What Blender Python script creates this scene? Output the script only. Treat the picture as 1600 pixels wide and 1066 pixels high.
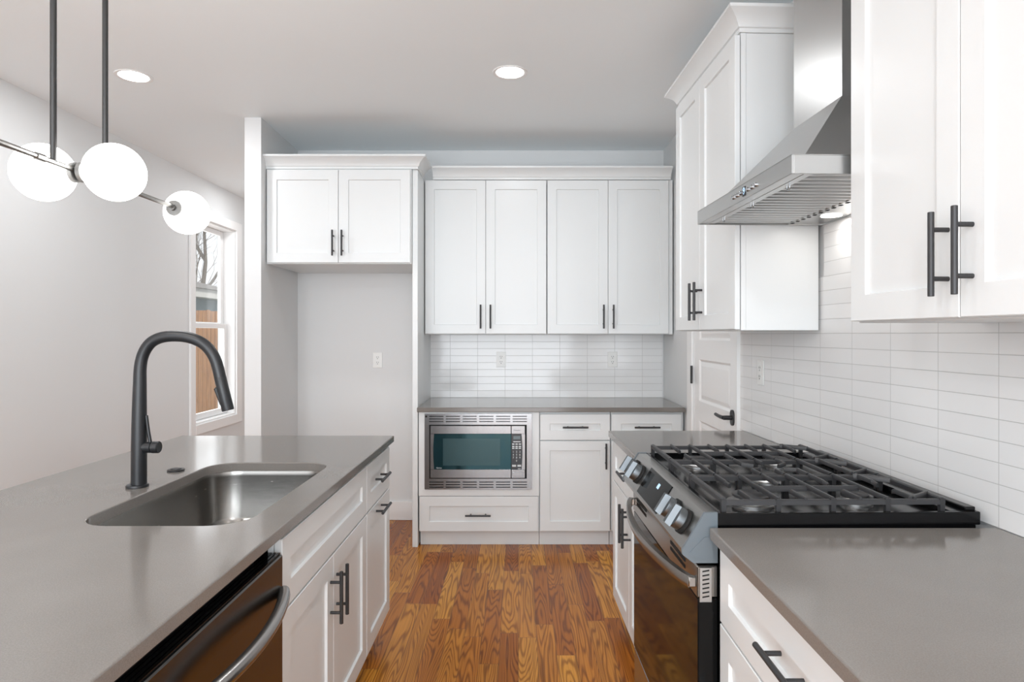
import bpy, bmesh, math, random
from mathutils import Vector, Matrix, Euler

# ------------------------------------------------------------------ camera, world, light, exposure
S = bpy.context.scene
for o in list(bpy.data.objects):
    bpy.data.objects.remove(o)
C = S.collection
PI = math.pi
R = math.radians

cam_d = bpy.data.cameras.new('camera')
cam = bpy.data.objects.new('camera', cam_d)
C.objects.link(cam)
cam.location = (0, 0, 1.384)
cam.rotation_euler = (PI / 2, 0, 0)
cam_d.sensor_width = 36
cam_d.lens = 22.5                      # 1000 px at a 1600 px wide frame
cam_d.shift_x = -10 / 1600
cam_d.shift_y = -10 / 1600
cam_d.clip_start = .05
S.camera = cam

S.view_settings.view_transform = 'Standard'
S.view_settings.look = 'None'
S.view_settings.gamma = 1
S.view_settings.use_curve_mapping = False
S.view_settings.exposure = 1.0
S.cycles.use_denoising = True
S.cycles.max_bounces = 10
S.cycles.diffuse_bounces = 6
S.cycles.glossy_bounces = 5
S.cycles.sample_clamp_indirect = 6

W = bpy.data.worlds.new('sky')
S.world = W
W.use_nodes = True
bg = W.node_tree.nodes['Background']
bg.inputs[0].default_value = (.91, .955, 1.0, 1)
bg.inputs[1].default_value = .62


def lamp(name, kind, loc, rot, power, **kw):
    d = bpy.data.lights.new(name, kind)
    d.energy = power
    for k, v in kw.items():
        setattr(d, k, v)
    o = bpy.data.objects.new(name, d)
    C.objects.link(o)
    o.location = loc
    o.rotation_euler = rot
    return o


lamp('sun', 'SUN', (4, 8, 9), Euler((0, R(48), R(12))), 1.0, angle=R(1.5), color=(1, .93, .82))
# fill lamp added behind the camera, then daylight through the dining window
lamp('fill_rear', 'AREA', (-.8, -2.75, 1.3), (R(90), 0, 0), 88, shape='RECTANGLE', size=3.6, size_y=2.4, color=(.88, .94, 1))
lamp('daylight_dining', 'AREA', (-2.95, 5.87, 1.5), (R(90), 0, R(-90)), 4, shape='RECTANGLE', size=.75, size_y=1.7,
     color=(.95, .98, 1))
CEIL = 2.76


# ------------------------------------------------------------------ materials
def new_mat(name):
    m = bpy.data.materials.new(name)
    m.use_nodes = True
    nt = m.node_tree
    b = nt.nodes['Principled BSDF']
    return m, nt, b


def setp(b, **kw):
    al = dict(col='Base Color', rough='Roughness', metal='Metallic', ior='IOR', spec='Specular IOR Level', coat='Coat Weight',
              coatr='Coat Roughness', emit='Emission Color', es='Emission Strength', trans='Transmission Weight',
              aniso='Anisotropic', alpha='Alpha')
    for k, v in kw.items():
        s = b.inputs[al[k]]
        if isinstance(v, tuple) and len(v) == 3:
            v = (*v, 1)
        s.default_value = v


def simple(name, col, rough=.5, **kw):
    m, nt, b = new_mat(name)
    setp(b, col=col, rough=rough, **kw)
    return m


def N(nt, t, **kw):
    n = nt.nodes.new(t)
    for k, v in kw.items():
        setattr(n, k, v)
    return n


def mathn(nt, op, a, b=None):
    n = N(nt, 'ShaderNodeMath', operation=op)
    for i, v in enumerate((a, b)):
        if v is None:
            continue
        if isinstance(v, (int, float)):
            n.inputs[i].default_value = v
        else:
            nt.links.new(v, n.inputs[i])
    return n.outputs[0]


def mapped_noise(nt, scale, detail=3, vec_scale=(1, 1, 1), rough=.5):
    tc = N(nt, 'ShaderNodeTexCoord')
    mp = N(nt, 'ShaderNodeMapping')
    mp.inputs['Scale'].default_value = vec_scale
    nt.links.new(tc.outputs['Object'], mp.inputs[0])
    no = N(nt, 'ShaderNodeTexNoise')
    no.inputs['Scale'].default_value = scale
    no.inputs['Detail'].default_value = detail
    no.inputs['Roughness'].default_value = rough
    nt.links.new(mp.outputs[0], no.inputs['Vector'])
    return no.outputs[0]


def ramp(nt, fac, stops):
    r = N(nt, 'ShaderNodeValToRGB')
    el = r.color_ramp.elements
    while len(el) < len(stops):
        el.new(.5)
    for e, (p, c) in zip(el, stops):
        e.position = p
        e.color = (*c, 1)
    nt.links.new(fac, r.inputs[0])
    return r.outputs[0]


def bump(nt, b, h, strength, dist=.002):
    bp = N(nt, 'ShaderNodeBump')
    bp.inputs['Strength'].default_value = strength
    bp.inputs['Distance'].default_value = dist
    nt.links.new(h, bp.inputs['Height'])
    nt.links.new(bp.outputs[0], b.inputs['Normal'])


def paint(name, col, rough, bstr=.05, scale=160):
    m, nt, b = new_mat(name)
    setp(b, col=col, rough=rough)
    bump(nt, b, mapped_noise(nt, scale, 2), bstr, .0008)
    return m


M = {}
M['wall'] = paint('grey wall paint', (.715, .725, .727), .55)
M['ceiling'] = paint('ceiling paint', (.87, .915, .935), .7)
M['trim'] = paint('white trim paint', (.84, .84, .835), .35, .02)
M['cab'] = paint('white lacquer', (.725, .745, .748), .32, .012, 60)
M['cab_in'] = paint('white cabinet interior', (.66, .66, .65), .5, .01)
M['pull'] = simple('dark bronze', (.045, .045, .047), .42, metal=.5)
M['black'] = paint('matte black coating', (.011, .012, .014), .36, .02, 400)
M['gap'] = simple('dark void', (.006, .006, .006), .8)
M['plastic'] = simple('white plastic', (.80, .80, .78), .3)
M['slot'] = simple('outlet slot', (.03, .03, .03), .6)
M['iron'] = paint('cast iron', (.028, .028, .030), .42, .06, 500)
M['enamel'] = simple('black enamel', (.004, .004, .0045), .16, spec=.28)
M['glassblk'] = simple('black oven glass', (.006, .006, .006), .06, ior=1.32, spec=.32)
M['grey_plastic'] = simple('blue grey end cap', (.115, .14, .158), .40)
M['chrome'] = simple('polished chrome', (.46, .48, .50), .22, metal=1)
M['knob'] = simple('satin silver knob', (.15, .165, .175), .45, metal=1)
M['bezel'] = simple('bright pull lip', (.78, .78, .77), .25, metal=1)
M['nickel'] = simple('brushed nickel', (.30, .295, .285), .32, metal=1)
M['capmetal'] = simple('satin cap metal', (.20, .20, .195), .5, metal=.7)
M['stem'] = simple('dark nickel stem', (.06, .06, .06), .40, metal=.8)


def steel(name, col, rough, vs, amt=.10, bs=.03):
    m, nt, b = new_mat(name)
    setp(b, col=col, rough=rough, metal=1)
    n = mapped_noise(nt, 18, 4, vs)
    mr = N(nt, 'ShaderNodeMapRange')
    mr.inputs[3].default_value = rough - amt
    mr.inputs[4].default_value = rough + amt
    nt.links.new(n, mr.inputs[0])
    nt.links.new(mr.outputs[0], b.inputs['Roughness'])
    bump(nt, b, n, bs, .0006)
    return m


M['steel'] = steel('brushed steel', (.50, .50, .495), .32, (1, 1, 40), .05, .0)
M['steel_h'] = steel('brushed steel along', (.50, .495, .49), .30, (1, 30, 30), .05, .0)
M['mw'] = steel('microwave steel', (.25, .25, .255), .20, (12, 1, 1), .04, .0)
M['sink'] = steel('sink steel', (.27, .26, .245), .25, (1, 1, 12), .05, .004)
M['dw'] = steel('dark stainless', (.135, .125, .118), .24, (1, 1, 30), .04)
M['dwh'] = simple('dishwasher handle steel', (.36, .345, .335), .27, metal=1)
M['ovensteel'] = simple('range steel', (.40, .39, .375), .27, metal=1)


def mk_quartz():
    m, nt, b = new_mat('grey quartz')
    n1 = mapped_noise(nt, 420, 2)
    n2 = mapped_noise(nt, 5, 4)
    mx = mathn(nt, 'ADD', mathn(nt, 'MULTIPLY', n1, .7), mathn(nt, 'MULTIPLY', n2, .3))
    c = ramp(nt, mx, [(.25, (.158, .143, .129)), (.5, (.190, .174, .159)), (.78, (.228, .211, .195))])
    nt.links.new(c, b.inputs['Base Color'])
    setp(b, rough=.13, ior=1.55)
    return m


M['quartz'] = mk_quartz()


def mk_tile(name, along, width, row, off, z0):
    m, nt, b = new_mat(name)
    tc = N(nt, 'ShaderNodeTexCoord')
    sp = N(nt, 'ShaderNodeSeparateXYZ')
    nt.links.new(tc.outputs['Object'], sp.inputs[0])
    cb = N(nt, 'ShaderNodeCombineXYZ')
    nt.links.new(mathn(nt, 'SUBTRACT', sp.outputs[along], off), cb.inputs[0])
    nt.links.new(mathn(nt, 'SUBTRACT', sp.outputs['Z'], z0), cb.inputs[1])
    br = N(nt, 'ShaderNodeTexBrick')
    br.offset = 0
    br.squash = 1
    br.inputs['Scale'].default_value = 1
    br.inputs['Brick Width'].default_value = width
    br.inputs['Row Height'].default_value = row
    br.inputs['Mortar Size'].default_value = .0011
    br.inputs['Mortar Smooth'].default_value = .25
    br.inputs['Color1'].default_value = (.80, .80, .795, 1)
    br.inputs['Color2'].default_value = (.77, .77, .768, 1)
    br.inputs['Mortar'].default_value = (.50, .50, .49, 1)
    nt.links.new(cb.outputs[0], br.inputs['Vector'])
    nt.links.new(br.outputs['Color'], b.inputs['Base Color'])
    setp(b, ior=1.5)
    mr = N(nt, 'ShaderNodeMapRange')
    mr.inputs[3].default_value = .10
    mr.inputs[4].default_value = .7
    nt.links.new(br.outputs['Fac'], mr.inputs[0])
    nt.links.new(mr.outputs[0], b.inputs['Roughness'])
    wob = mapped_noise(nt, 9, 2)
    h = mathn(nt, 'SUBTRACT', mathn(nt, 'MULTIPLY', wob, .6), br.outputs['Fac'])
    bump(nt, b, h, .5, .0016)
    return m


M['tile_b'] = mk_tile('white stacked tile', 'X', .2047, .0522, -.509, .914)
M['tile_r'] = mk_tile('white stacked tile long wall', 'Y', .2115, .0527, 3.036, .914)


def mk_oak():
    m, nt, b = new_mat('oak strip floor')
    tc = N(nt, 'ShaderNodeTexCoord')
    sp = N(nt, 'ShaderNodeSeparateXYZ')
    nt.links.new(tc.outputs['Object'], sp.inputs[0])
    X, Y = sp.outputs['X'], sp.outputs['Y']
    pw, pl = .083, .78
    ix = mathn(nt, 'FLOOR', mathn(nt, 'DIVIDE', X, pw))
    wn = N(nt, 'ShaderNodeTexWhiteNoise', noise_dimensions='1D')
    nt.links.new(ix, wn.inputs['W'])
    ys = mathn(nt, 'ADD', mathn(nt, 'DIVIDE', Y, pl), mathn(nt, 'MULTIPLY', wn.outputs['Value'], 7.3))
    iy = mathn(nt, 'FLOOR', ys)
    cb = N(nt, 'ShaderNodeCombineXYZ')
    nt.links.new(ix, cb.inputs[0])
    nt.links.new(iy, cb.inputs[1])
    w2 = N(nt, 'ShaderNodeTexWhiteNoise', noise_dimensions='2D')
    nt.links.new(cb.outputs[0], w2.inputs['Vector'])
    sp2 = N(nt, 'ShaderNodeSeparateColor')
    nt.links.new(w2.outputs['Color'], sp2.inputs[0])
    r1, r2, r3 = sp2.outputs[0], sp2.outputs[1], sp2.outputs[2]
    # grain coordinates: offset for every board
    g = N(nt, 'ShaderNodeCombineXYZ')
    nt.links.new(mathn(nt, 'ADD', mathn(nt, 'MULTIPLY', X, 1.0), mathn(nt, 'MULTIPLY', r1, 31.0)), g.inputs[0])
    nt.links.new(mathn(nt, 'ADD', mathn(nt, 'MULTIPLY', Y, .085), mathn(nt, 'MULTIPLY', r2, 17.0)), g.inputs[1])
    nt.links.new(mathn(nt, 'MULTIPLY', r3, 9.0), g.inputs[2])
    big = N(nt, 'ShaderNodeTexNoise')
    big.inputs['Scale'].default_value = 8
    big.inputs['Detail'].default_value = 2.5
    big.inputs['Roughness'].default_value = .42
    nt.links.new(g.outputs[0], big.inputs['Vector'])
    # contour rings of a smooth field make cathedral grain
    rings = mathn(nt, 'FRACT', mathn(nt, 'MULTIPLY', big.outputs[0], 30.0))
    tri = mathn(nt, 'ABSOLUTE', mathn(nt, 'SUBTRACT', rings, .5))
    line = N(nt, 'ShaderNodeMapRange', interpolation_type='SMOOTHSTEP')
    line.inputs[1].default_value = .02
    line.inputs[2].default_value = .34
    nt.links.new(tri, line.inputs[0])
    fine = N(nt, 'ShaderNodeTexNoise')
    fine.inputs['Scale'].default_value = 190
    fine.inputs['Detail'].default_value = 3
    g2 = N(nt, 'ShaderNodeMapping')
    g2.inputs['Scale'].default_value = (1, .12, 1)
    nt.links.new(g.outputs[0], g2.inputs[0])
    nt.links.new(g2.outputs[0], fine.inputs['Vector'])
    base = ramp(nt, r1, [(0, (.31, .085, .010)), (.25, (.46, .160, .018)), (.5, (.57, .235, .030)), (.72, (.64, .29, .040)), (.86, (.42, .135, .016)),
                         (1, (.29, .072, .010))])
    dark = N(nt, 'ShaderNodeMix', data_type='RGBA', blend_type='MULTIPLY')
    fac = mathn(nt, 'MULTIPLY', mathn(nt, 'SUBTRACT', 1.0, line.outputs[0]), .75)
    nt.links.new(fac, dark.inputs['Factor'])
    nt.links.new(base, dark.inputs['A'])
    dark.inputs['B'].default_value = (.34, .25, .18, 1)
    d2 = N(nt, 'ShaderNodeMix', data_type='RGBA', blend_type='MULTIPLY')
    d2.inputs['Factor'].default_value = .55
    nt.links.new(dark.outputs['Result'], d2.inputs['A'])
    nt.links.new(ramp(nt, fine.outputs[0], [(.3, (.55, .5, .45)), (.6, (1.1, 1.1, 1.1))]), d2.inputs['B'])
    # knots
    # seams
    fx = mathn(nt, 'FRACT', mathn(nt, 'DIVIDE', X, pw))
    fy = mathn(nt, 'FRACT', ys)
    ex = mathn(nt, 'MINIMUM', fx, mathn(nt, 'SUBTRACT', 1.0, fx))
    ey = mathn(nt, 'MULTIPLY', mathn(nt, 'MINIMUM', fy, mathn(nt, 'SUBTRACT', 1.0, fy)), pl / pw)
    e = mathn(nt, 'MINIMUM', ex, ey)
    seam = N(nt, 'ShaderNodeMapRange')
    seam.inputs[1].default_value = .004
    seam.inputs[2].default_value = .014
    nt.links.new(e, seam.inputs[0])
    d3 = N(nt, 'ShaderNodeMix', data_type='RGBA', blend_type='MIX')
    nt.links.new(seam.outputs[0], d3.inputs['Factor'])
    d3.inputs['A'].default_value = (.07, .03, .012, 1)
    nt.links.new(d2.outputs['Result'], d3.inputs['B'])
    nt.links.new(d3.outputs['Result'], b.inputs['Base Color'])
    setp(b, rough=.27, ior=1.5, spec=.24)
    bump(nt, b, seam.outputs[0], .25, .001)
    return m


M['oak'] = mk_oak()


def emit(name, col, s):
    m, nt, b = new_mat(name)
    setp(b, col=(.8, .8, .8), emit=col, es=s, rough=.4)
    return m


M['globe'] = emit('opal glass lit', (1, .985, .96), 4.6)
M['lens'] = emit('lamp lens', (1, .98, .95), 9)
M['hoodlens'] = emit('hood lamp lens', (1, .97, .92), 2)
M['blue'] = emit('blue digits', (.05, .40, .85), .55)
M['lcd'] = simple('lcd grey', (.10, .14, .15), .25)
M['key'] = simple('key legend', (.62, .66, .68), .5)
M['mwglass'] = simple('teal microwave glass', (.004, .018, .024), .04, ior=1.6)
M['mwglass'].node_tree.nodes['Principled BSDF'].inputs['Specular Tint'].default_value = (.45, .9, 1, 1)
M['mwpanel'] = simple('keypad black', (.008, .014, .020), .15)
M['mesh'] = simple('window screen mesh', (.030, .060, .068), .18)
M['mesh'].node_tree.nodes['Principled BSDF'].inputs['Specular Tint'].default_value = (.6, .95, 1, 1)


def glass():
    m, nt, b = new_mat('window glass')
    out = nt.nodes['Material Output']
    nt.nodes.remove(b)
    tr = N(nt, 'ShaderNodeBsdfTransparent')
    gl = N(nt, 'ShaderNodeBsdfGlossy')
    gl.inputs['Roughness'].default_value = .02
    fr = N(nt, 'ShaderNodeFresnel')
    fr.inputs[0].default_value = 1.35
    mx = N(nt, 'ShaderNodeMixShader')
    nt.links.new(mathn(nt, 'MULTIPLY', fr.outputs[0], .22), mx.inputs[0])
    nt.links.new(tr.outputs[0], mx.inputs[1])
    nt.links.new(gl.outputs[0], mx.inputs[2])
    nt.links.new(mx.outputs[0], out.inputs[0])
    return m


M['glass'] = glass()


def mk_fence():
    m, nt, b = new_mat('cedar boards')
    n = mapped_noise(nt, 6, 4, (6, 6, .6))
    c = ramp(nt, n, [(.3, (.19, .075, .016)), (.55, (.33, .145, .036)), (.75, (.44, .21, .060))])
    nt.links.new(c, b.inputs['Base Color'])
    setp(b, rough=.7)
    return m


M['cedar'] = mk_fence()
M['teal'] = paint('blue green siding', (.10, .16, .18), .6)
M['shingle'] = paint('roof shingles', (.20, .19, .18), .85, .5, 40)
M['eave'] = simple('pale fascia', (.55, .55, .53), .5)
M['bark'] = paint('grey bark', (.22, .19, .16), .9, .4, 50)
M['soil'] = paint('winter lawn', (.16, .15, .09), .9, .5, 20)


# ------------------------------------------------------------------ mesh helpers
class MB:
    def __init__(self):
        self.bm = bmesh.new()

    def box(self, x0, x1, y0, y1, z0, z1, b=0, seg=1):
        bm = self.bm
        vs = [bm.verts.new((x, y, z)) for x in (x0, x1) for y in (y0, y1) for z in (z0, z1)]
        q = [(0, 1, 3, 2), (4, 6, 7, 5), (0, 4, 5, 1), (2, 3, 7, 6), (0, 2, 6, 4), (1, 5, 7, 3)]
        fs = [bm.faces.new([vs[i] for i in f]) for f in q]
        if b:
            es = {e for f in fs for e in f.edges}
            bmesh.ops.bevel(bm, geom=list(es), offset=b, segments=seg, affect='EDGES', profile=.5)
        return self

    def prism(self, pts, axis, lo, hi):
        """polygon pts in the plane normal to axis, extruded lo..hi"""
        bm = self.bm

        def P(u, v, w):
            return {'x': (w, u, v), 'y': (u, w, v), 'z': (u, v, w)}[axis]
        a = [bm.verts.new(P(u, v, lo)) for u, v in pts]
        c = [bm.verts.new(P(u, v, hi)) for u, v in pts]
        n = len(pts)
        bm.faces.new(a)
        bm.faces.new(c[::-1])
        for i in range(n):
            bm.faces.new((a[i], c[i], c[(i + 1) % n], a[(i + 1) % n]))
        return self

    def loops(self, loops, cap0=True, cap1=True, closed=False):
        bm = self.bm
        L = [[bm.verts.new(p) for p in l] for l in loops]
        n = len(L[0])
        k = len(L)
        for i in range(k if closed else k - 1):
            a, c = L[i], L[(i + 1) % k]
            for j in range(n):
                bm.faces.new((a[j], a[(j + 1) % n], c[(j + 1) % n], c[j]))
        if not closed:
            if cap0:
                bm.faces.new(L[0][::-1])
            if cap1:
                bm.faces.new(L[-1])
        return self

    def tube(self, p0, p1, r0, r1=None, n=16):
        return self.path([p0, p1], [r0, r1 if r1 is not None else r0], n)

    def path(self, pts, rad, n=16, sx=1, up=None):
        pts = [Vector(p) for p in pts]
        if not isinstance(rad, (list, tuple)):
            rad = [rad] * len(pts)
        loops = []
        t0 = (pts[1] - pts[0]).normalized()
        ref = Vector(up) if up else (Vector((0, 0, 1)) if abs(t0.z) < .9 else Vector((1, 0, 0)))
        nrm = (ref - t0 * ref.dot(t0)).normalized()
        for i, p in enumerate(pts):
            if i == 0:
                t = t0
            elif i == len(pts) - 1:
                t = (pts[i] - pts[i - 1]).normalized()
            else:
                t = ((pts[i] - pts[i - 1]).normalized() + (pts[i + 1] - pts[i]).normalized()).normalized()
            nrm = (nrm - t * nrm.dot(t)).normalized()
            bn = t.cross(nrm)
            loops.append([p + (nrm * math.cos(a) + bn * math.sin(a) * sx) * rad[i] for a in
                          [2 * PI * j / n for j in range(n)]])
        return self.loops(loops)

    def lathe(self, prof, origin, axis, n=32, cap=True):
        """prof: list of (distance along axis, radius)"""
        ax = Vector(axis).normalized()
        ref = Vector((0, 0, 1)) if abs(ax.z) < .9 else Vector((1, 0, 0))
        u = (ref - ax * ref.dot(ax)).normalized()
        v = ax.cross(u)
        o = Vector(origin)
        return self.loops([[o + ax * d + (u * math.cos(a) + v * math.sin(a)) * r for a in
                            [2 * PI * j / n for j in range(n)]] for d, r in prof], cap, cap)

    def ball(self, c, r, seg=40, rings=24):
        bmesh.ops.create_uvsphere(self.bm, u_segments=seg, v_segments=rings, radius=r, matrix=Matrix.Translation(c))
        return self

    def build(self, name, mat, parent=None, smooth=35, loc=None):
        me = bpy.data.meshes.new(name)
        bmesh.ops.recalc_face_normals(self.bm, faces=self.bm.faces)
        self.bm.to_mesh(me)
        self.bm.free()
        me.materials.append(mat)
        if smooth:
            me.polygons.foreach_set('use_smooth', [True] * len(me.polygons))
            me.set_sharp_from_angle(angle=R(smooth))
        o = bpy.data.objects.new(name, me)
        C.objects.link(o)
        if parent:
            o.parent = parent
        if loc:
            o.location = loc
        return o


def tag(o, label, cat, group=None):
    o['label'] = label
    o['category'] = cat
    if group:
        o['group'] = group
    return o


def thing(name, label, cat, loc=(0, 0, 0), rz=0, group=None):
    o = bpy.data.objects.new(name, None)
    C.objects.link(o)
    o.location = loc
    o.rotation_euler = (0, 0, rz)
    o.empty_display_size = .1
    return tag(o, label, cat, group)


def struct(o, label=None, cat=None):
    o['kind'] = 'structure'
    if label:
        o['label'] = label
    if cat:
        o['category'] = cat
    return o


def link_mesh(name, me, parent, loc, rot=(0, 0, 0)):
    o = bpy.data.objects.new(name, me)
    C.objects.link(o)
    o.parent = parent
    o.location = loc
    o.rotation_euler = rot
    return o


def text(name, body, mat, parent, loc, rot, size, ext=.0004):
    cu = bpy.data.curves.new(name, 'FONT')
    cu.body = body
    cu.size = size
    cu.extrude = ext
    cu.align_x = 'CENTER'
    cu.align_y = 'CENTER'
    cu.materials.append(mat)
    tmp = bpy.data.objects.new(name, cu)
    C.objects.link(tmp)
    me = bpy.data.meshes.new_from_object(tmp.evaluated_get(bpy.context.evaluated_depsgraph_get()))
    bpy.data.objects.remove(tmp)
    me.materials.clear()
    me.materials.append(mat)
    return link_mesh(name, me, parent, loc, rot)


def rrect(x0, x1, y0, y1, r, z, n=8):
    out = []
    for cx, cy, a0 in ((x1 - r, y1 - r, 0), (x0 + r, y1 - r, 90), (x0 + r, y0 + r, 180), (x1 - r, y0 + r, 270)):
        for k in range(n + 1):
            a = R(a0 + 90 * k / n)
            out.append((cx + r * math.cos(a), cy + r * math.sin(a), z))
    return out


# ------------------------------------------------------------------ the room
BACK = 4.785          # back wall of the kitchen
LEFT = -2.78


def wall_x(y):
    return 1.167 - .041 * (y - 1.567)


struct(MB().box(-3.0, 2.2, -2.75, 7.4, -.12, 0).build('floor', M['oak'], smooth=0), 'oak strip floor', 'floor')
struct(MB().box(-3.0, 2.2, -2.75, 7.4, CEIL, CEIL + .15).build('ceiling', M['ceiling'], smooth=0), 'flat white ceiling', 'ceiling')

# left wall with the window opening beyond the kitchen and one beside the camera
wy0, wy1, wz0, wz1 = 5.48, 6.28, .605, 2.40
m = MB()
for (y0, y1, z0, z1) in ((-2.75, wy0, 0, CEIL),
                         (wy0, wy1, 0, wz0), (wy0, wy1, wz1, CEIL), (wy1, 7.4, 0, CEIL)):
    m.box(LEFT - .17, LEFT, y0, y1, z0, z1)
struct(m.build('wall_left', M['wall'], smooth=0), 'plain grey wall with window', 'wall')
# partition between kitchen and dining side
m = MB().prism([(-1.735, 4.055), (-1.630, 4.055), (-1.650, BACK), (-1.650, 4.93), (-1.735, 4.93)], 'z', 0, CEIL)
struct(m.build('wall_partition', M['wall'], smooth=0), 'short grey partition wall', 'wall')
struct(MB().box(-1.65, 1.35, BACK, BACK + .14, 0, CEIL).build('wall_back', M['wall'], smooth=0), 'grey kitchen back wall', 'wall')
struct(MB().box(LEFT, -1.0, 7.25, 7.4, 0, CEIL).build('wall_dining', M['wall'], smooth=0), 'grey far wall', 'wall')
# right: the door wall, and the long tiled wall nearer the camera
dz, dy0, dy1 = 2.06, 3.19, 3.955
m = MB()
m.box(1.085, 1.35, dy1 + .012, BACK, 0, CEIL)
m.box(1.085, 1.35, 3.17, dy1 + .012, dz + .01, CEIL)
struct(m.build('wall_pantry', M['wall'], smooth=0), 'grey wall around the pantry door', 'wall')
a, b_ = (wall_x(3.175), 3.175), (wall_x(-2.75), -2.75)
m = MB().prism([(a[0] + .008, a[1]), (b_[0] + .008, b_[1]), (b_[0] + .2, b_[1]), (a[0] + .2, a[1])], 'z', 0, CEIL)
struct(m.build('wall_right', M['wall'], smooth=0), 'long right wall', 'wall')
m = MB().prism([a, (wall_x(.55), .55), (wall_x(.55) + .008, .55), (a[0] + .008, a[1])], 'z', .914, 1.60)
m.prism([(wall_x(2.375), 2.375), (wall_x(1.61), 1.61), (wall_x(1.61) + .008, 1.61), (wall_x(2.375) + .008, 2.375)], 'z', 1.60, 1.84)
struct(m.build('trim_1', M['tile_r'], smooth=0), 'white stacked tile backsplash beside the range', 'backsplash')
struct(MB().box(-.655, 1.075, BACK - .009, BACK - .0005, .914, 1.40).build('trim_2', M['tile_b'], smooth=0),
       'white stacked tile backsplash on the back wall', 'backsplash')

def board(name, x0, x1, y0, y1, h=.14):
    m = MB().box(x0, x1, y0, y1, 0, h, .003)
    return struct(m.build(name, M['trim'], smooth=0), 'white baseboard', 'baseboard')


board('baseboard_back', -1.648, -.695, BACK - .016, BACK)
board('baseboard_left', LEFT, LEFT + .016, -2.7, 7.2)
board('baseboard_partition', -1.751, -1.735, 4.06, 4.93)

# window on the left wall
win = bpy.data.objects.new('window_1', None)
C.objects.link(win)
win.location = (LEFT, (wy0 + wy1) / 2, wz0)
struct(win, 'tall white double-hung window looking out on a cedar fence', 'window')


def wpart(m, name, mat, par=win, smooth=0):
    o = m.build(name, mat, par, smooth)
    if par is win:
        o.matrix_parent_inverse = Matrix.Translation(win.location).inverted()
    return o


cw = .085
m = MB()
m.box(LEFT, LEFT + .02, wy0 - cw, wy0, wz0 - cw, wz1 + cw, .003)
m.box(LEFT, LEFT + .02, wy1, wy1 + cw + .03, wz0 - cw, wz1 + cw, .003)
m.box(LEFT, LEFT + .022, wy0 - .001, wy1 + .001, wz1, wz1 + cw, .003)
m.box(LEFT, LEFT + .022, wy0 - .001, wy1 + .001, wz0 - cw, wz0, .003)
wpart(m, 'casing', M['trim'])
m = MB()
m.box(LEFT - .16, LEFT + .001, wy0, wy0 + .012, wz0, wz1)
m.box(LEFT - .16, LEFT + .001, wy1 - .012, wy1, wz0, wz1)
m.box(LEFT - .16, LEFT + .001, wy0 + .012, wy1 - .012, wz1 - .012, wz1)
m.box(LEFT - .16, LEFT + .001, wy0 + .012, wy1 - .012, wz0, wz0 + .015)
wpart(m, 'jamb', M['trim'])


def sash(x, z0, z1, name):
    y0, y1 = wy0 + .014, wy1 - .014
    s = .055
    m = MB()
    m.box(x - .016, x + .016, y0, y0 + s, z0, z1, .003)
    m.box(x - .016, x + .016, y1 - s, y1, z0, z1, .003)
    m.box(x - .016, x + .016, y0 + s, y1 - s, z0, z0 + s, .003)
    m.box(x - .016, x + .016, y0 + s, y1 - s, z1 - s * .8, z1, .003)
    o = wpart(m, 'sash', M['trim'])
    p = MB().box(x - .003, x + .003, y0 + s - .004, y1 - s + .004, z0 + s - .004, z1 - s * .8 + .004).build('pane', M['glass'], o, 0)
    return o


zm = 1.455
sash(LEFT - .125, zm - .01, wz1 - .014, 'upper')
sash(LEFT - .088, wz0 + .018, zm + .035, 'lower')

# pantry door
door = bpy.data.objects.new('door_1', None)
C.objects.link(door)
door.location = (1.085, dy1, 0)
door.rotation_euler = (0, 0, R(-90))
struct(door, 'white five-panel pantry door with black lever handle', 'door')
# local: x 0 (hinge side, far) .. w (near), y 0 front .. depth
dw_ = dy1 - dy0


def panel_face(m, w, z0, z1, panels, t=.035, rec=.010, bev=.022):
    """door slab with raised panels; rows of (x0,x1,z0,z1)"""
    zs = [z0]
    for p in panels:
        zs += [p[2], p[3]]
    zs.append(z1)
    x0, x1 = panels[0][0], panels[0][1]
    m.box(0, x0, 0, t, z0, z1)
    m.box(x1, w, 0, t, z0, z1)
    for i in range(0, len(zs), 2):
        m.box(x0, x1, 0, t, zs[i], zs[i + 1])
    for p in panels:
        a0, a1, c0, c1 = p

        def rect(i, y):
            return [(a0 + i, y, c0 + i), (a1 - i, y, c0 + i), (a1 - i, y, c1 - i), (a0 + i, y, c1 - i)]
        m.loops([rect(0, 0), rect(.012, rec), rect(.016, rec), rect(.016 + bev, .003), rect(.03 + bev, .003)], False, True)


m = MB()
rows = [(.10, dw_ - .10, .253 + .366 * k, .503 + .366 * k) for k in range(5)]
panel_face(m, dw_, .008, dz - .005, rows)
slab = m.build('door_panel', M['trim'], door, 0)
slab.location = (0, .004, 0)
m = MB()
m.box(-.115, -.008, -.014, .0, 0, dz + .10, .003)
m.box(-.008, dw_ + .012, -.014, .0, dz + .006, dz + .10, .003)
m.build('casing', M['trim'], door, 0)
MB().box(-.012, -.003, .0, .05, 0, dz + .005).build('jamb', M['trim'], door, 0)
for z in (.28, 1.137, 1.86):
    m = MB()
    m.tube((-.006, -.014, z - .055), (-.006, -.014, z + .055), .0075, n=12)
    m.box(-.020, .008, -.0155, -.012, z - .05, z + .05, .0005)
    h = m.build('hinge', M['pull'], door)
    h['label'] = 'dark hinge'
hz, hx = .962, dw_ - .058
m = MB()
m.prism([(p[0], p[1]) for p in rrect(hx - .025, hx + .025, hz - .040, hz + .040, .0245, 0)], 'y', -.004, .004)
m.tube((hx, -.002, hz), (hx, -.045, hz), .0115, n=16)
m.path([(hx + .002, -.045, hz), (hx - .03, -.047, hz), (hx - .075, -.048, hz + .001), (hx - .125, -.046, hz + .003)], [.010, .0098, .009, .0085], 14)
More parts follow.
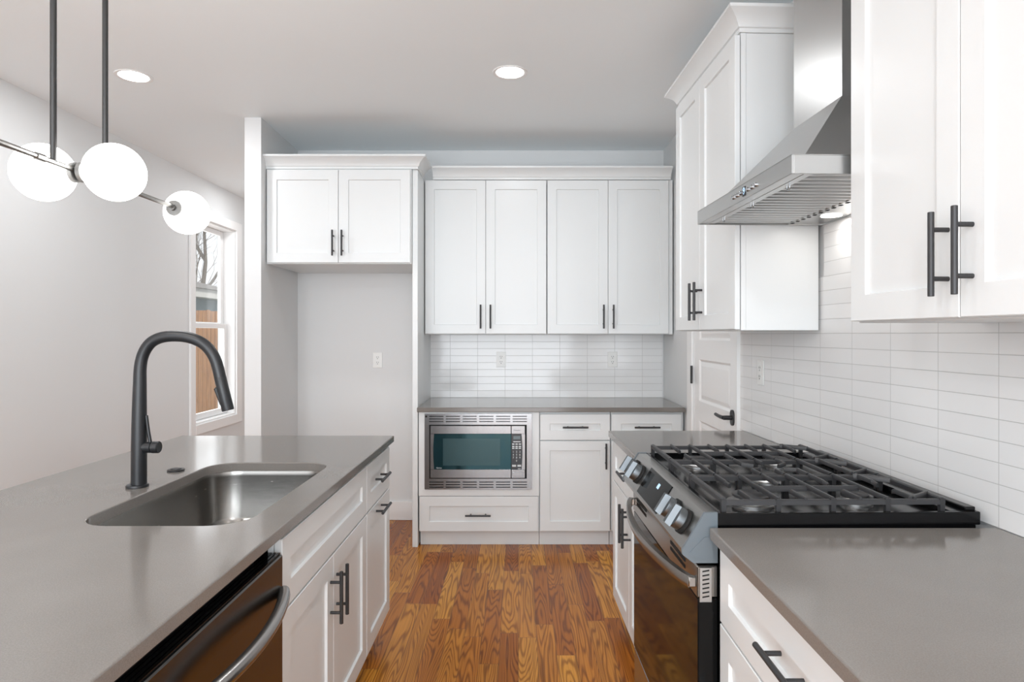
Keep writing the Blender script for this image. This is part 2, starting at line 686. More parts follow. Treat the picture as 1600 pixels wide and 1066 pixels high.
m.build('lever_handle', M['pull'], door)['label'] = 'dark lever handle'

# ------------------------------------------------------------------ cabinet builders
PULL_ME = None


def pull_mesh(L=.165, cc=.096):
    m = MB()
    m.lathe([(0, .0052), (.0008, .006), (L - .0008, .006), (L, .0052)], (0, -.035, -L / 2), (0, 0, 1), 16)
    for s in (-1, 1):
        m.tube((0, -.033, s * cc / 2), (0, .0, s * cc / 2), .0048, n=12)
    o = m.build('handle', M['pull'])
    me = o.data
    bpy.data.objects.remove(o)
    return me


PULL_ME = pull_mesh()


def shaker(x0, x1, z0, z1, s=.062, t=.019):
    def rect(i, y):
        return [(x0 + i, y, z0 + i), (x1 - i, y, z0 + i), (x1 - i, y, z1 - i), (x0 + i, y, z1 - i)]
    m = MB()
    m.loops([rect(0, t), rect(0, .0018), rect(.0018, 0), rect(s, 0), rect(s + .0012, .0012), rect(s + .003, .0085), rect(s + .012, .0085)])
    return m


def front(cab, kind, x0, x1, z0, z1, pull=None, s=.062):
    nm = {'door': 'door', 'drawer': 'drawer', 'false': 'drawer_front'}[kind]
    o = shaker(x0, x1, z0, z1, s).build(nm, M['cab'], cab, 0)
    if pull:
        p = link_mesh('handle', PULL_ME, o, (pull[1], 0, pull[2]), (0, 0 if pull[0] == 'v' else PI / 2, 0))
        p['label'] = 'dark bar handle'
    return o


def base_body(cab, w, depth, toe=.105, top=.8835, tk=.075, side0=True):
    m = MB()
    m.box(0, w, .021, depth, toe, top, .001)
    m.build('body', M['cab'], cab, 0)
    MB().box(.0, w, tk, depth - .002, 0, toe - .0005).build('toe_kick', M['cab'], cab, 0)


def crown_mesh(path, z0, profile):
    pts = [Vector((p[0], p[1])) for p in path]
    n = len(pts)
    loops = []
    for i in range(n):
        ds = []
        if i > 0:
            ds.append((pts[i] - pts[i - 1]).normalized())
        if i < n - 1:
            ds.append((pts[i + 1] - pts[i]).normalized())
        ns = [Vector((d.y, -d.x)) for d in ds]
        if len(ns) == 1:
            off = ns[0]
        else:
            s = ns[0] + ns[1]
            off = s / (1 + ns[0].dot(ns[1]))
        loops.append([(pts[i].x + off.x * u, pts[i].y + off.y * u, z0 + v) for u, v in profile])
    return MB().loops(loops)


CROWN = [(-.012, 0), (.004, 0), (.004, .014), (.011, .017), (.014, .026), (.024, .042), (.040, .056), (.056, .066), (.060, .068), (.060, .080), (-.012, .080)]

# ------------------------------------------------------------------ back run
FB = 4.148           # door faces of the back base cabinets
t = thing('microwave_cabinet', 'white base cabinet housing the built-in microwave above one wide drawer', 'cabinet', (-.646, FB, 0))
w = .781
m = MB()
m.box(0, .018, .021, .63, .105, .8835)
m.box(w - .018, w, .021, .63, .105, .8835)
m.box(.018, w - .018, .021, .63, .32, .338)
m.box(.018, w - .018, .021, .63, .105, .123)
m.box(.018, w - .018, .612, .63, .123, .8835)
m.build('body', M['cab'], t, 0)
m = MB()
m.box(.0, .040, 0, .0205, .338, .8835)
m.box(w - .060, w, 0, .0205, .338, .8835)
m.box(.040, w - .060, 0, .0205, .338, .395)
m.box(.040, w - .060, 0, .0205, .866, .8835)
m.build('face_frame', M['cab'], t, 0)
MB().box(.0, w, .075, .62, 0, .1045).build('toe_kick', M['cab'], t, 0)
front(t, 'drawer', .006, w - .008, .108, .334, ('h', w / 2 - .005, .218))

for k, (x0, lab) in enumerate(((.138, 'white base cabinet with one drawer and one door right of the microwave'),
                               (.601, 'white corner base cabinet half hidden behind the right counter, under the back counter'))):
    t = thing('base_cabinet', lab, 'cabinet', (x0, FB, 0), 0, 'drawer and door base cabinets on the back wall')
    w = .459
    base_body(t, w, .63)
    front(t, 'drawer', .003, w - .003, .700, .868, ('h', w / 2, .786))
    front(t, 'door', .003, w - .003, .110, .694, ('v', w - .032, .60) if k == 0 else ('v', .032, .60))
o = MB().box(1.0605, 1.072, FB + .02, BACK - .02, .0, .8835).build('filler_strip', M['cab'], None, 0)
tag(o, 'narrow white filler strip between the last back cabinet and the pantry wall', 'filler strip')


def slab_mesh(poly, z0, z1, b=.003, hole=None, hole_top=None):
    """poly: convex ccw [(x,y)]"""
    def inset(P, d):
        out = []
        n = len(P)
        for i in range(n):
            a, c, e = Vector(P[i - 1]), Vector(P[i]), Vector(P[(i + 1) % n])
            d1, d2 = (c - a).normalized(), (e - c).normalized()
            n1, n2 = Vector((-d1.y, d1.x)), Vector((-d2.y, d2.x))
            out.append(c + (n1 + n2) / (1 + n1.dot(n2)) * d)
        return out
    m = MB()
    bm = m.bm
    seq = [(b, z0), (0, z0 + b), (0, z1 - b), (b * .3, z1 - b * .3), (b, z1)]
    L = []
    for d, z in seq:
        L.append([bm.verts.new((p[0], p[1], z)) for p in inset(poly, d)])
    for a, c in zip(L, L[1:]):
        n = len(a)
        for j in range(n):
            bm.faces.new((a[j], a[(j + 1) % n], c[(j + 1) % n], c[j]))
    if not hole:
        bm.faces.new(L[0][::-1])
        bm.faces.new(L[-1])
    else:
        H = [[bm.verts.new(p) for p in l] for l in hole]     # bottom ... top
        for a, c in zip(H, H[1:]):
            n = len(a)
            for j in range(n):
                bm.faces.new((a[j], a[(j + 1) % n], c[(j + 1) % n], c[j]))
        for outer, inner in ((L[0], H[0]), (L[-1], H[-1])):
            es = []
            for l in (outer, inner):
                for j in range(len(l)):
                    e = bm.edges.get((l[j], l[(j + 1) % len(l)]))
                    es.append(e)
            bmesh.ops.triangle_fill(bm, edges=es, use_beauty=True, use_dissolve=False)
    return m


CT0, CT1 = .884, .914
o = slab_mesh([(-.6535, 4.122), (1.0735, 4.122), (1.0735, BACK - .0105), (-.6535, BACK - .0105)], CT0, CT1).build('countertop', M['quartz'], None, 20)
tag(o, 'grey quartz countertop along the back wall over the microwave', 'countertop', 'grey quartz countertops')

o = MB().box(-.690, -.655, 4.165, BACK - .001, 0, 2.456, .0015).build('refrigerator_surround', M['cab'], None, 0)
tag(o, 'tall white end panel between refrigerator alcove and microwave cabinet', 'panel')

FU = 4.445
for x0, lab in ((-.651, 'white two-door upper cabinet on the back wall, left one, next to the tall panel'),
                (.199, 'white two-door upper cabinet on the back wall, right one, next to the pantry wall')):
    t = thing('upper_cabinet', lab, 'cabinet', (x0, FU, 1.386), 0, 'upper cabinets on the back wall')
    w = .848
    MB().box(.001, w - .001, .0205, BACK - .001 - FU, 0, 1.074, .001).build('body', M['cab'], t, 0)
    front(t, 'door', .003, w / 2 - .0015, .004, 1.070, ('v', w / 2 - .034, .122), .062)
    front(t, 'door', w / 2 + .0015, w - .003, .004, 1.070, ('v', w / 2 + .034, .122), .062)
o = MB().box(1.0475, 1.0735, FU + .012, BACK - .001, 1.386, 2.46).build('filler_strip', M['cab'], None, 0)
tag(o, 'narrow white filler between the right back upper cabinet and the pantry wall', 'filler strip')
o = crown_mesh([(-.593, FU - .001), (1.058, FU - .001)], 2.4605, CROWN).build('crown_molding', M['cab'], None, 30)
tag(o, 'white crown molding above the two back upper cabinets', 'crown molding')

FF = 4.125
t = thing('refrigerator_cabinet', 'short white two-door cabinet above the empty refrigerator alcove', 'cabinet', (-1.630, FF, 1.842))
w = .938
MB().box(.0, w, .0205, BACK - .002 - FF, 0, .614, .001).build('body', M['cab'], t, 0)
front(t, 'door', .008, w / 2 - .0015, .006, .604, ('v', w / 2 - .030, .130), .062)
front(t, 'door', w / 2 + .0015, w - .006, .006, .604, ('v', w / 2 + .030, .130), .062)
o = crown_mesh([(-.003, .019), (.976, .019), (.976, .262)], .615, CROWN).build('crown_molding', M['cab'], t, 30)

# ------------------------------------------------------------------ microwave
t = thing('microwave_oven', 'built-in stainless microwave with vented trim frame in the white cabinet', 'microwave', (-.606, FB, .384))
W_, H_ = .692, .488
sx = W_ / 1382.0          # crop pixels to metres
sz = H_ / 952.0


def U(px):
    return (px - 25) * sx


def V(py):
    return H_ - (py - 62) * sz


m = MB()
ox0, ox1, oz0, oz1 = U(85), U(1343), V(880), V(200)
cols = [(84, 268), (299, 484), (516, 698), (730, 914), (946, 1130), (1162, 1345)]


def vent_band(m, za, zb, rows):
    """solid strip with 6 x 3 real slots"""
    zs = [za]
    for r in rows:
        zs += [V(r + 5), V(r - 5)]
    zs = sorted(zs + [zb])
    for i in range(0, len(zs), 2):
        m.box(0, W_, -.014, -.003, zs[i], zs[i + 1])
    for i in range(1, len(zs) - 1, 2):
        xs = [0]
        for c in cols:
            xs += [U(c[0]), U(c[1])]
        xs.append(W_)
        for j in range(0, len(xs), 2):
            m.box(xs[j], xs[j + 1], -.014, -.003, zs[i], zs[i + 1])


vent_band(m, oz1, H_, (94, 127, 159))
vent_band(m, 0, oz0, (922, 955, 987))
m.box(0, ox0, -.014, -.003, oz0, oz1)
m.box(ox1, W_, -.014, -.003, oz0, oz1)
m.build('trim_frame', M['mw'], t, 0)
MB().box(.004, W_ - .004, -.0028, -.0006, .004, H_ - .004).build('backing_plate', M['gap'], t, 0)
MB().box(.05, W_ - .06, .0, .40, .03, .46).build('oven_body', M['gap'], t, 0)
dx0, dx1, dzb, dzt = U(104), U(1320), V(868), V(210)
xs_ = U(1143)
# the door: steel with a bowed dark window
md = MB()
gx0, gz0, gz1 = U(150), V(758), V(312)
md.box(dx0, xs_ - .0012, -.026, -.0029, dzb, gz0, .002)
md.box(dx0, xs_ - .0012, -.026, -.0029, gz1, dzt, .002)
md.box(dx0, gx0 - .012, -.026, -.0029, gz0, gz1)
# bowed left edge of the window
n = 12
P = [(gx0 - .012, gz0), (gx0 - .012, gz1)]
edge = [(gx0 - .0055 * math.sin(PI * k / n), gz1 + (gz0 - gz1) * k / n) for k in range(n + 1)]
md.prism(P + edge, 'y', -.026, -.0029)
dr = md.build('door', M['mw'], t, 0)
m = MB().prism([(x, z) for x, z in edge] + [(xs_ - .0012, gz0), (xs_ - .0012, gz1)], 'y', -.0245, -.004)
g = m.build('window', M['mwglass'], dr, 0)
g['label'] = 'dark teal tinted glass window'
m = MB().box(U(265), U(1000), -.0252, -.0246, V(710), V(370))
m.build('screen', M['mesh'], dr, 0)['label'] = 'paler screen area of the window'
text('lettering', 'Genius', M['key'], dr, (U(213), -.0250, V(739)), (PI / 2, 0, 0), .0125)
mc = MB()
mc.box(xs_ + .0012, dx1, -.026, -.0029, dzb, V(762), .002)
mc.box(xs_ + .0012, dx1, -.026, -.0029, V(312), dzt, .002)
edge = [(U(1276) + .006 * math.sin(PI * k / n), V(312) + (V(762) - V(312)) * k / n) for k in range(n + 1)]
mc.prism([(dx1, V(762)), (dx1, V(312))] + edge, 'y', -.026, -.0029)
cp = mc.build('control_panel', M['mw'], t, 0)
kp = MB().prism(edge + [(xs_ + .0012, V(762)), (xs_ + .0012, V(312))], 'y', -.0245, -.004).build('keypad', M['mwpanel'], cp, 0)
MB().box(U(1170), U(1260), -.0252, -.0246, V(380), V(338)).build('display', M['lcd'], cp, 0)
MB().box(U(1158), U(1292), -.0285, -.0261, V(845), V(790), .001).build('open_button', M['mw'], cp, 0)
text('brand_lettering', 'Panasonic', M['gap'], cp, (U(1216), -.0262, V(264)), (PI / 2, 0, 0), .0105)
keys = []
for r_, y in enumerate((440, 470, 492)):
    for x in (1170, 1212, 1254):
        keys.append((x, y, 30, 14))
for a_ in keys:
    MB().box(U(a_[0] - a_[2] / 2), U(a_[0] + a_[2] / 2), -.0252, -.0246, V(a_[1] + a_[3] / 2), V(a_[1] - a_[3] / 2)).build('key', M['key'], cp, 0)
for x, y, ww, hh in ((1216, 410, 94, 12), (1180, 712, 52, 24), (1246, 712, 48, 24), (1248, 750, 40, 7)):
    MB().box(U(x - ww / 2), U(x + ww / 2), -.0252, -.0246, V(y + hh / 2), V(y - hh / 2)).build('key', M['key'], cp, 0)
dig = '123456789'
for i, ch in enumerate(dig):
    text('digit', ch, M['key'], cp, (U((1170, 1212, 1254)[i % 3]), -.0248, V((538, 575, 611)[i // 3])), (PI / 2, 0, 0), .017)
text('digit', '0', M['key'], cp, (U(1212), -.0248, V(650)), (PI / 2, 0, 0), .017)
MB().box(U(45) - .006, U(45) + .006, -.0148, -.0141, V(95) - .006, V(95) + .006).build('badge', M['gap'], t, 0)

# ------------------------------------------------------------------ island
IX = -.594           # door faces on the island
SX0, SX1, SY0, SY1 = -1.108, -.682, 1.574, 2.350
CR = .095
hole = [rrect(SX0, SX1, SY0, SY1, CR, CT0), rrect(SX0, SX1, SY0, SY1, CR, CT1 - .003),
        rrect(SX0 - .001, SX1 + .001, SY0 - .001, SY1 + .001, CR + .001, CT1 - .0008),
        rrect(SX0 - .003, SX1 + .003, SY0 - .003, SY1 + .003, CR + .003, CT1)]
o = slab_mesh([(-1.565, .42), (-.579, .42), (-.579, 2.978), (-1.565, 2.978)], CT0, CT1, .003, hole).build('island_countertop', M['quartz'], None, 20)
tag(o, 'long grey quartz island countertop with the undermount sink cutout', 'countertop', 'grey quartz countertops')

sk = thing('sink', 'undermount stainless steel sink bowl set in the grey island countertop', 'sink', ((SX0 + SX1) / 2, (SY0 + SY1) / 2, .66))
ox, oy, oz = sk.location
m = MB()
Z = CT0 - .0008
lp = []
for d, z, r in ((.014, Z, CR + .014), (.0105, Z, CR + .0105), (.0095, Z - .002, CR + .009), (.008, Z - .02, CR + .008), (.002, Z - .17, CR), (-.012, Z - .195, CR),
                (-.035, Z - .208, CR - .01), (-.08, Z - .212, CR - .03)):
    lp.append([(x - ox, y - oy, zz - oz) for x, y, zz in rrect(SX0 - d, SX1 + d, SY0 - d, SY1 + d, r, z)])
m.loops(lp, False, True)
m.build('bowl', M['sink'], sk, 50)
m = MB().lathe([(0, .030), (.0, .056), (.003, .056), (.004, .048), (.002, .040), (.002, .0)], (-.02, .05, Z - .2118 - oz), (0, 0, 1), 28)
m.build('drain', M['chrome'], sk)

# faucet
FX, FY = -1.176, 1.975
t = thing('faucet', 'tall matte black gooseneck kitchen faucet standing behind the sink', 'faucet', (FX, FY, CT1))
MB().lathe([(0, .0315), (.004, .032), (.0075, .031), (.009, .027)], (0, 0, 0), (0, 0, 1), 36).build('base_flange', M['black'], t)


def pxz(x, y, D=FY):
    return ((x - 810) * D / 1000 - FX, 0, 1.384 - (y - 523) * D / 1000 - CT1)


arch = [(217, 757), (217.3, 700), (217.8, 640), (218.5, 600), (219, 578), (221.5, 561), (227, 547), (236, 535.5), (248, 528.8), (262, 525.8), (276, 525.3),
        (290, 526.6), (303, 530.0), (315, 535.6), (324.5, 543.4), (332, 553.4), (337.5, 565), (341.3, 578), (344, 590)]
ap = [pxz(*p) for p in arch]
rads = [.0222, .0222, .0205, .0187, .0178] + [.0172] * 14
# smooth with Catmull-Rom
fine, fr = [], []
for i in range(len(ap) - 1):
    p0, p1, p2, p3 = [Vector(ap[max(0, min(len(ap) - 1, j))]) for j in (i - 1, i, i + 1, i + 2)]
    for k in range(4):
        s = k / 4
        fine.append(.5 * ((2 * p1) + (p2 - p0) * s + (2 * p0 - 5 * p1 + 4 * p2 - p3) * s * s + (3 * p1 - p0 - 3 * p2 + p3) * s ** 3))
        fr.append(rads[i] + (rads[i + 1] - rads[i]) * s)
fine.append(Vector(ap[-1]))
fr.append(rads[-1])
MB().path(fine, fr, 28, up=(0, 1, 0)).build('spout', M['black'], t, 60)
h0, h1 = Vector(pxz(343.8, 589.0)), Vector(pxz(356.5, 641.5))
m = MB()
d = (h1 - h0)
m.path([h0, h0 + d * .02, h0 + d * .35, h0 + d * .97, h1], [.0165, .0176, .0172, .0180, .0172], 28, up=(0, 1, 0))
q = h0 + d * .30
nrm = Vector((-d.z, 0, d.x)).normalized()
if nrm.x > 0:
    nrm = -nrm
m.path([q + nrm * .0155, q + nrm * .021 + d * .03, q + nrm * .0165 + d * .5], [.006, .007, .004], 10)
m.build('spray_head', M['black'], t, 60)
hz_ = 1.384 - (699 - 523) * FY / 1000 - CT1
m = MB()
m.lathe([(.014, .0165), (.045, .0175), (.046, .0150), (.0475, .0150), (.0485, .0185), (.066, .0185), (.068, .0165)], (0, 0, hz_), (1, 0, 0), 30)
m.build('handle_hub', M['black'], t, 40)
MB().path([(.040, 0, hz_ + .014), (.034, 0, hz_ + .05), (.028, 0, hz_ + .098)], [.0055, .005, .0048], 14).build('lever', M['black'], t)
o = MB().lathe([(0, .0275), (.003, .028), (.006, .026), (.0062, .018), (.0085, .017), (.0095, .014), (.0095, 0)], (-1.181, 2.207, CT1), (0, 0, 1), 32).build('air_switch_cap', M['black'])
tag(o, 'small round black cap on the island counter beside the faucet', 'cap')

# island cabinets (local x runs away from the camera, local y into the island)
t = thing('sink_cabinet', 'white island sink cabinet with two doors between dishwasher and narrow cabinet', 'cabinet', (IX, 1.607, 0), PI / 2)
w = .898
m = MB()
m.box(0, w, .021, .035, .105, .8835)
m.box(0, .018, .035, .60, .105, .66)
m.box(w - .018, w, .035, .60, .105, .66)
m.box(.018, w - .018, .035, .60, .105, .123)
m.build('body', M['cab'], t, 0)
MB().box(.002, w - .002, .075, .598, 0, .1045).build('toe_kick', M['cab'], t, 0)
front(t, 'false', .003, w - .003, .684, .868)
front(t, 'door', .003, w / 2 - .0015, .118, .678, ('v', w / 2 - .034, .553))
front(t, 'door', w / 2 + .0015, w - .003, .118, .678, ('v', w / 2 + .034, .553))

t = thing('narrow_cabinet', 'narrow white island end cabinet with drawer and pull-out door', 'cabinet', (IX, 2.507, 0), PI / 2)
w = .446
base_body(t, w, .60)
front(t, 'drawer', .003, w - .003, .684, .868, ('h', w / 2 - .02, .782))
front(t, 'door', .003, w - .003, .118, .678, ('h', w / 2 - .01, .647))

o = MB().box(-1.213, -1.196, .44, 2.953, 0, .8835).build('island_back_board', M['cab'], None, 0)
tag(o, 'white back panel of the island under the counter overhang', 'panel')

t = thing('dishwasher', 'dark stainless dishwasher with bowed bar handle under the island counter', 'dishwasher', (IX, .996, 0), PI / 2)
w = .609
MB().box(.003, w - .060, .045, .58, .10, .868).build('tub', M['gap'], t, 0)
m = MB()
m.box(.002, w - .002, -.004, .042, .115, .834, .003)
dd = m.build('door', M['dw'], t, 0)
m = MB()
for k in range(4):
    m.box(.004, w - .004, .002 + .010 * k, .0085 + .010 * k, .8345, .8385)
m.build('control_strip', M['enamel'], dd, 0)
MB().box(.01, w - .01, .06, .5, 0, .0995).build('toe_kick', M['gap'], t, 0)
m = MB()
pts, rr = [], []
for k in range(25):
    s = k / 24
    x = .012 + (w - .024) * s
    pts.append((x, -.010 - .050 * math.sin(PI * s) ** .8, .745))
    rr.append(.0145)
m.path(pts, rr, 16, up=(0, 0, 1))
m.build('handle', M['dwh'], dd, 50)

# ------------------------------------------------------------------ right run: bases and counters
AL = .018
t = thing('base_cabinet', 'white base cabinet between range and pantry door with one drawer over two doors', 'cabinet', (.460, 3.115, 0), R(-90) + AL)
w = .728
base_body(t, w, .63)
front(t, 'drawer', .003, w - .003, .684, .868, ('h', w / 2 + .03, .782))
front(t, 'door', .003, w / 2 + .045, .118, .678, ('v', w / 2 + .012, .575))
front(t, 'door', w / 2 + .048, w - .003, .118, .678, ('v', w / 2 + .082, .575))
o = slab_mesh([(.4535, 2.382), (wall_x(2.382) - .002, 2.382), (wall_x(3.129) - .002, 3.129), (.440, 3.129)], CT0, CT1).build('countertop', M['quartz'], None, 20)
tag(o, 'short grey quartz countertop between range and pantry door', 'countertop', 'grey quartz countertops')

t = thing('base_cabinet', 'white drawer base cabinet under the near right counter, closest to the camera', 'cabinet', (.487, 1.550, 0), R(-90))
w = .83
base_body(t, w, .64)
front(t, 'drawer', .003, w - .003, .692, .868, ('h', w / 2 - .005, .792))
front(t, 'drawer', .003, w - .003, .405, .686, ('h', w / 2 - .005, .60))
front(t, 'drawer', .003, w - .003, .118, .399, ('h', w / 2 - .005, .32))
o = slab_mesh([(.466, .70), (wall_x(.70) - .002, .70), (wall_x(1.557) - .002, 1.557), (.466, 1.557)], CT0, CT1).build('countertop', M['quartz'], None, 20)
tag(o, 'grey quartz countertop in the right foreground, near side of the range', 'countertop', 'grey quartz countertops')

# ------------------------------------------------------------------ range
RW = .806
rg = thing('gas_range', 'slide-in gas range with black grates, silver knobs and black glass oven door', 'range', (.4265, 2.372, 0), R(-90) + AL)
# body
m = MB().box(.004, RW - .004, .052, .690, .09, .9135)
m.build('body', M['enamel'], rg, 0)
MB().box(.02, RW - .02, .08, .66, 0, .0895).build('toe_kick', M['gap'], rg, 0)
# cooktop tray
m = MB()
cy0, cy1 = .046, .700
m.box(.012, RW - .012, cy0, cy1, .9142, .930)
m.box(.0, .012, cy0, cy1, .9142, .9465, .002)
m.box(RW - .012, RW, cy0, cy1, .9142, .9465, .002)
m.box(.012, RW - .012, cy0, cy0 + .014, .930, .9465, .002)
m.box(.012, RW - .012, cy1 - .07, cy1, .930, .9465, .002)
m.box(.012, RW - .012, cy1 - .03, cy1 - .004, .9465, .956, .002)
ct = m.build('cooktop', M['enamel'], rg, 0)
# control panel
prof = [(.017, .946), (-.039, .857), (-.037, .846), (-.012, .826), (.0445, .826), (.0445, .946)]
cpn = MB().prism(prof, 'x', .008, RW - .008).build('control_panel', M['ovensteel'], rg, 0)
capf = [(.015, .948), (-.041, .857), (-.040, .846), (-.013, .8245), (.047, .8245), (.047, .948)]
for x0, x1 in ((0, .0078), (RW - .0078, RW)):
    m = MB().prism(capf, 'x', x0, x1)
    xs = x1 if x1 > .1 else x0
    sg = 1 if x1 > .1 else -1
    ins = [(.036, .890), (.014, .888), (-.022, .852), (-.005, .836), (.036, .836)]
    m.prism(ins, 'x', xs if sg > 0 else xs - .002, xs + .002 if sg > 0 else xs)
    m.build('end_cap', M['grey_plastic'], rg, 0)['label'] = 'blue-grey end cap'
sn = Vector((0, -.089, .056)).normalized()       # outward normal of the slanted face
su = Vector((0, .056, .089)).normalized()        # up along the face


def face_pt(x, s, out=0):
    p = Vector((0, -.039, .857)) + su * (s * .105)
    return Vector((x, p.y, p.z)) + sn * out


kx = [2.372 - y for y in (2.300, 2.205, 1.755, 1.650)]
for x in kx:
    c = face_pt(x, .50, .0006)
    k = MB()
    k.lathe([(0, .0335), (.006, .0335), (.007, .029), (.010, .029)], c, sn, 36).build('knob_ring', M['gap'], cpn, 40)
    k = MB()
    k.lathe([(.010, .029), (.026, .0285), (.030, .027), (.031, .0)], c, sn, 36)
    # the grip bar across the dial
    ux = Vector((1, 0, 0))
    for a0, a1, hw in ((-.0295, .0295, .0105),):
        base = c + sn * .030
        top = c + sn * .046
        l0 = [base + su * a0 - ux * hw * 1.2, base + su * a1 - ux * hw * 1.2, base + su * a1 + ux * hw * 1.2, base + su * a0 + ux * hw * 1.2]
        l1 = [top + su * (a0 + .002) - ux * hw * .75, top + su * (a1 - .002) - ux * hw * .75, top + su * (a1 - .002) + ux * hw * .75, top + su * (a0 + .002) + ux * hw * .75]
        k.loops([l0, l1])
    k.build('knob', M['knob'], cpn, 30)
dx0_, dx1_ = 2.372 - 2.13, 2.372 - 1.862
l0 = [face_pt(dx0_, .06, .0006), face_pt(dx1_, .06, .0006), face_pt(dx1_, .94, .0006), face_pt(dx0_, .94, .0006)]
l1 = [p + sn * .0016 for p in l0]
ds = MB().loops([l0, l1]).build('display', M['glassblk'], cpn, 0)
rot = Matrix((Vector((1, 0, 0)), su, sn)).transposed().to_euler()
tx = text('clock_digits', '88', M['blue'], ds, face_pt((dx0_ + dx1_) / 2 + .03, .66, .0024), rot, .024)
# oven door
m = MB()
m.box(.006, RW - .006, .0, .050, .235, .735, .003)
od = m.build('oven_door', M['glassblk'], rg, 0)
m = MB()
m.box(.006, RW - .006, -.002, .050, .737, .815, .003)
m.build('door_top_strip', M['ovensteel'], od, 0)
for cx in (.15, .62):
    for k in range(2):
        MB().box(cx - .075, cx + .075, -.0032, -.0022, .788 - .017 * k, .797 - .017 * k).build('vent_slot', M['gap'], od, 0)
# slotted plate on the near edge of the door
m = MB()
xe = RW - .0055
m.box(xe, xe + .003, .003, .034, .727, .812, .001)
vp = m.build('vent_plate', M['steel'], rg, 0)
for k in range(7):
    z = .738 + .0105 * k
    MB().prism([(.010, z), (.027, z + .003), (.027, z + .0065), (.010, z + .0035)], 'x', xe + .0031, xe + .0037).build('slot', M['gap'], vp, 0)
m = MB()
pts = []
for k in range(29):
    s = k / 28
    x = .020 + (RW - .040) * s
    pts.append((x, -.014 - .052 * math.sin(PI * s) ** .75, .772))
loops = []
for i, p in enumerate(pts):
    a_ = Vector(pts[max(0, i - 1)])
    b2 = Vector(pts[min(28, i + 1)])
    tn = (b2 - a_).normalized()
    on = Vector((tn.y, -tn.x, 0))
    pr = []
    for u, v in ((-.008, -.014), (.006, -.014), (.009, -.008), (.009, .008), (.006, .014), (-.008, .014)):
        pr.append(Vector(p) + on * u + Vector((0, 0, v)))
    loops.append(pr)
m.loops(loops)
for x in (.024, RW - .024):
    m.box(x - .010, x + .010, -.020, -.002, .760, .784, .002)
m.build('handle', M['ovensteel'], od, 40)
MB().box(.006, RW - .006, .002, .050, .092, .230, .003).build('drawer', M['ovensteel'], rg, 0)
# burners
for bx, by, r in ((.155, .19, .052), (.155, .47, .042), (.403, .33, .046), (.650, .19, .056), (.650, .47, .040)):
    m = MB()
    m.lathe([(.0, r * 1.15), (.004, r * 1.15), (.006, r * .9), (.016, r * .82), (.017, r * .6)], (bx, by, .9302), (0, 0, 1), 36)
    bo = m.build('burner', M['steel'], ct, 40)
    m = MB().lathe([(0, r * .86), (.002, r * .90), (.007, r * .88), (.009, r * .8), (.0092, 0)], (bx, by, .9475), (0, 0, 1), 36)
    m.build('burner_cap', M['iron'], bo, 40)
    if abs(bx - .403) < .01:
        m = MB().lathe([(0, .02), (.012, .02)], (bx, by + .11, .9302), (0, 0, 1), 20)
# grates
gy = [.068 + .0685 * i for i in range(9)]
ZT = .980


def bar(m, p0, p1, w=.0046, h=.0115, zt0=ZT, zt1=None):
    """straight iron bar with a bevelled top, zt = top height"""
    zt1 = zt0 if zt1 is None else zt1
    a, c = Vector((p0[0], p0[1])), Vector((p1[0], p1[1]))
    d = (c - a).normalized()
    n = Vector((-d.y, d.x))
    lp = []
    for p, z in ((a, zt0), (c, zt1)):
        sec = [(-w, -h), (w, -h), (w * .9, -.003), (w * .55, 0), (-w * .55, 0), (-w * .9, -.003)]
        lp.append([(p.x + n.x * u, p.y + n.y * u, z + v) for u, v in sec])
    m.loops(lp)


def leg(m, x, y, z0=.9305, z1=ZT - .004, w=.0065):
    m.loops([[(x - w * .8, y - w * .8, z0), (x + w * .8, y - w * .8, z0), (x + w * .8, y + w * .8, z0), (x - w * .8, y + w * .8, z0)],
             [(x - w, y - w, z1), (x + w, y - w, z1), (x + w, y + w, z1), (x - w, y + w, z1)]])


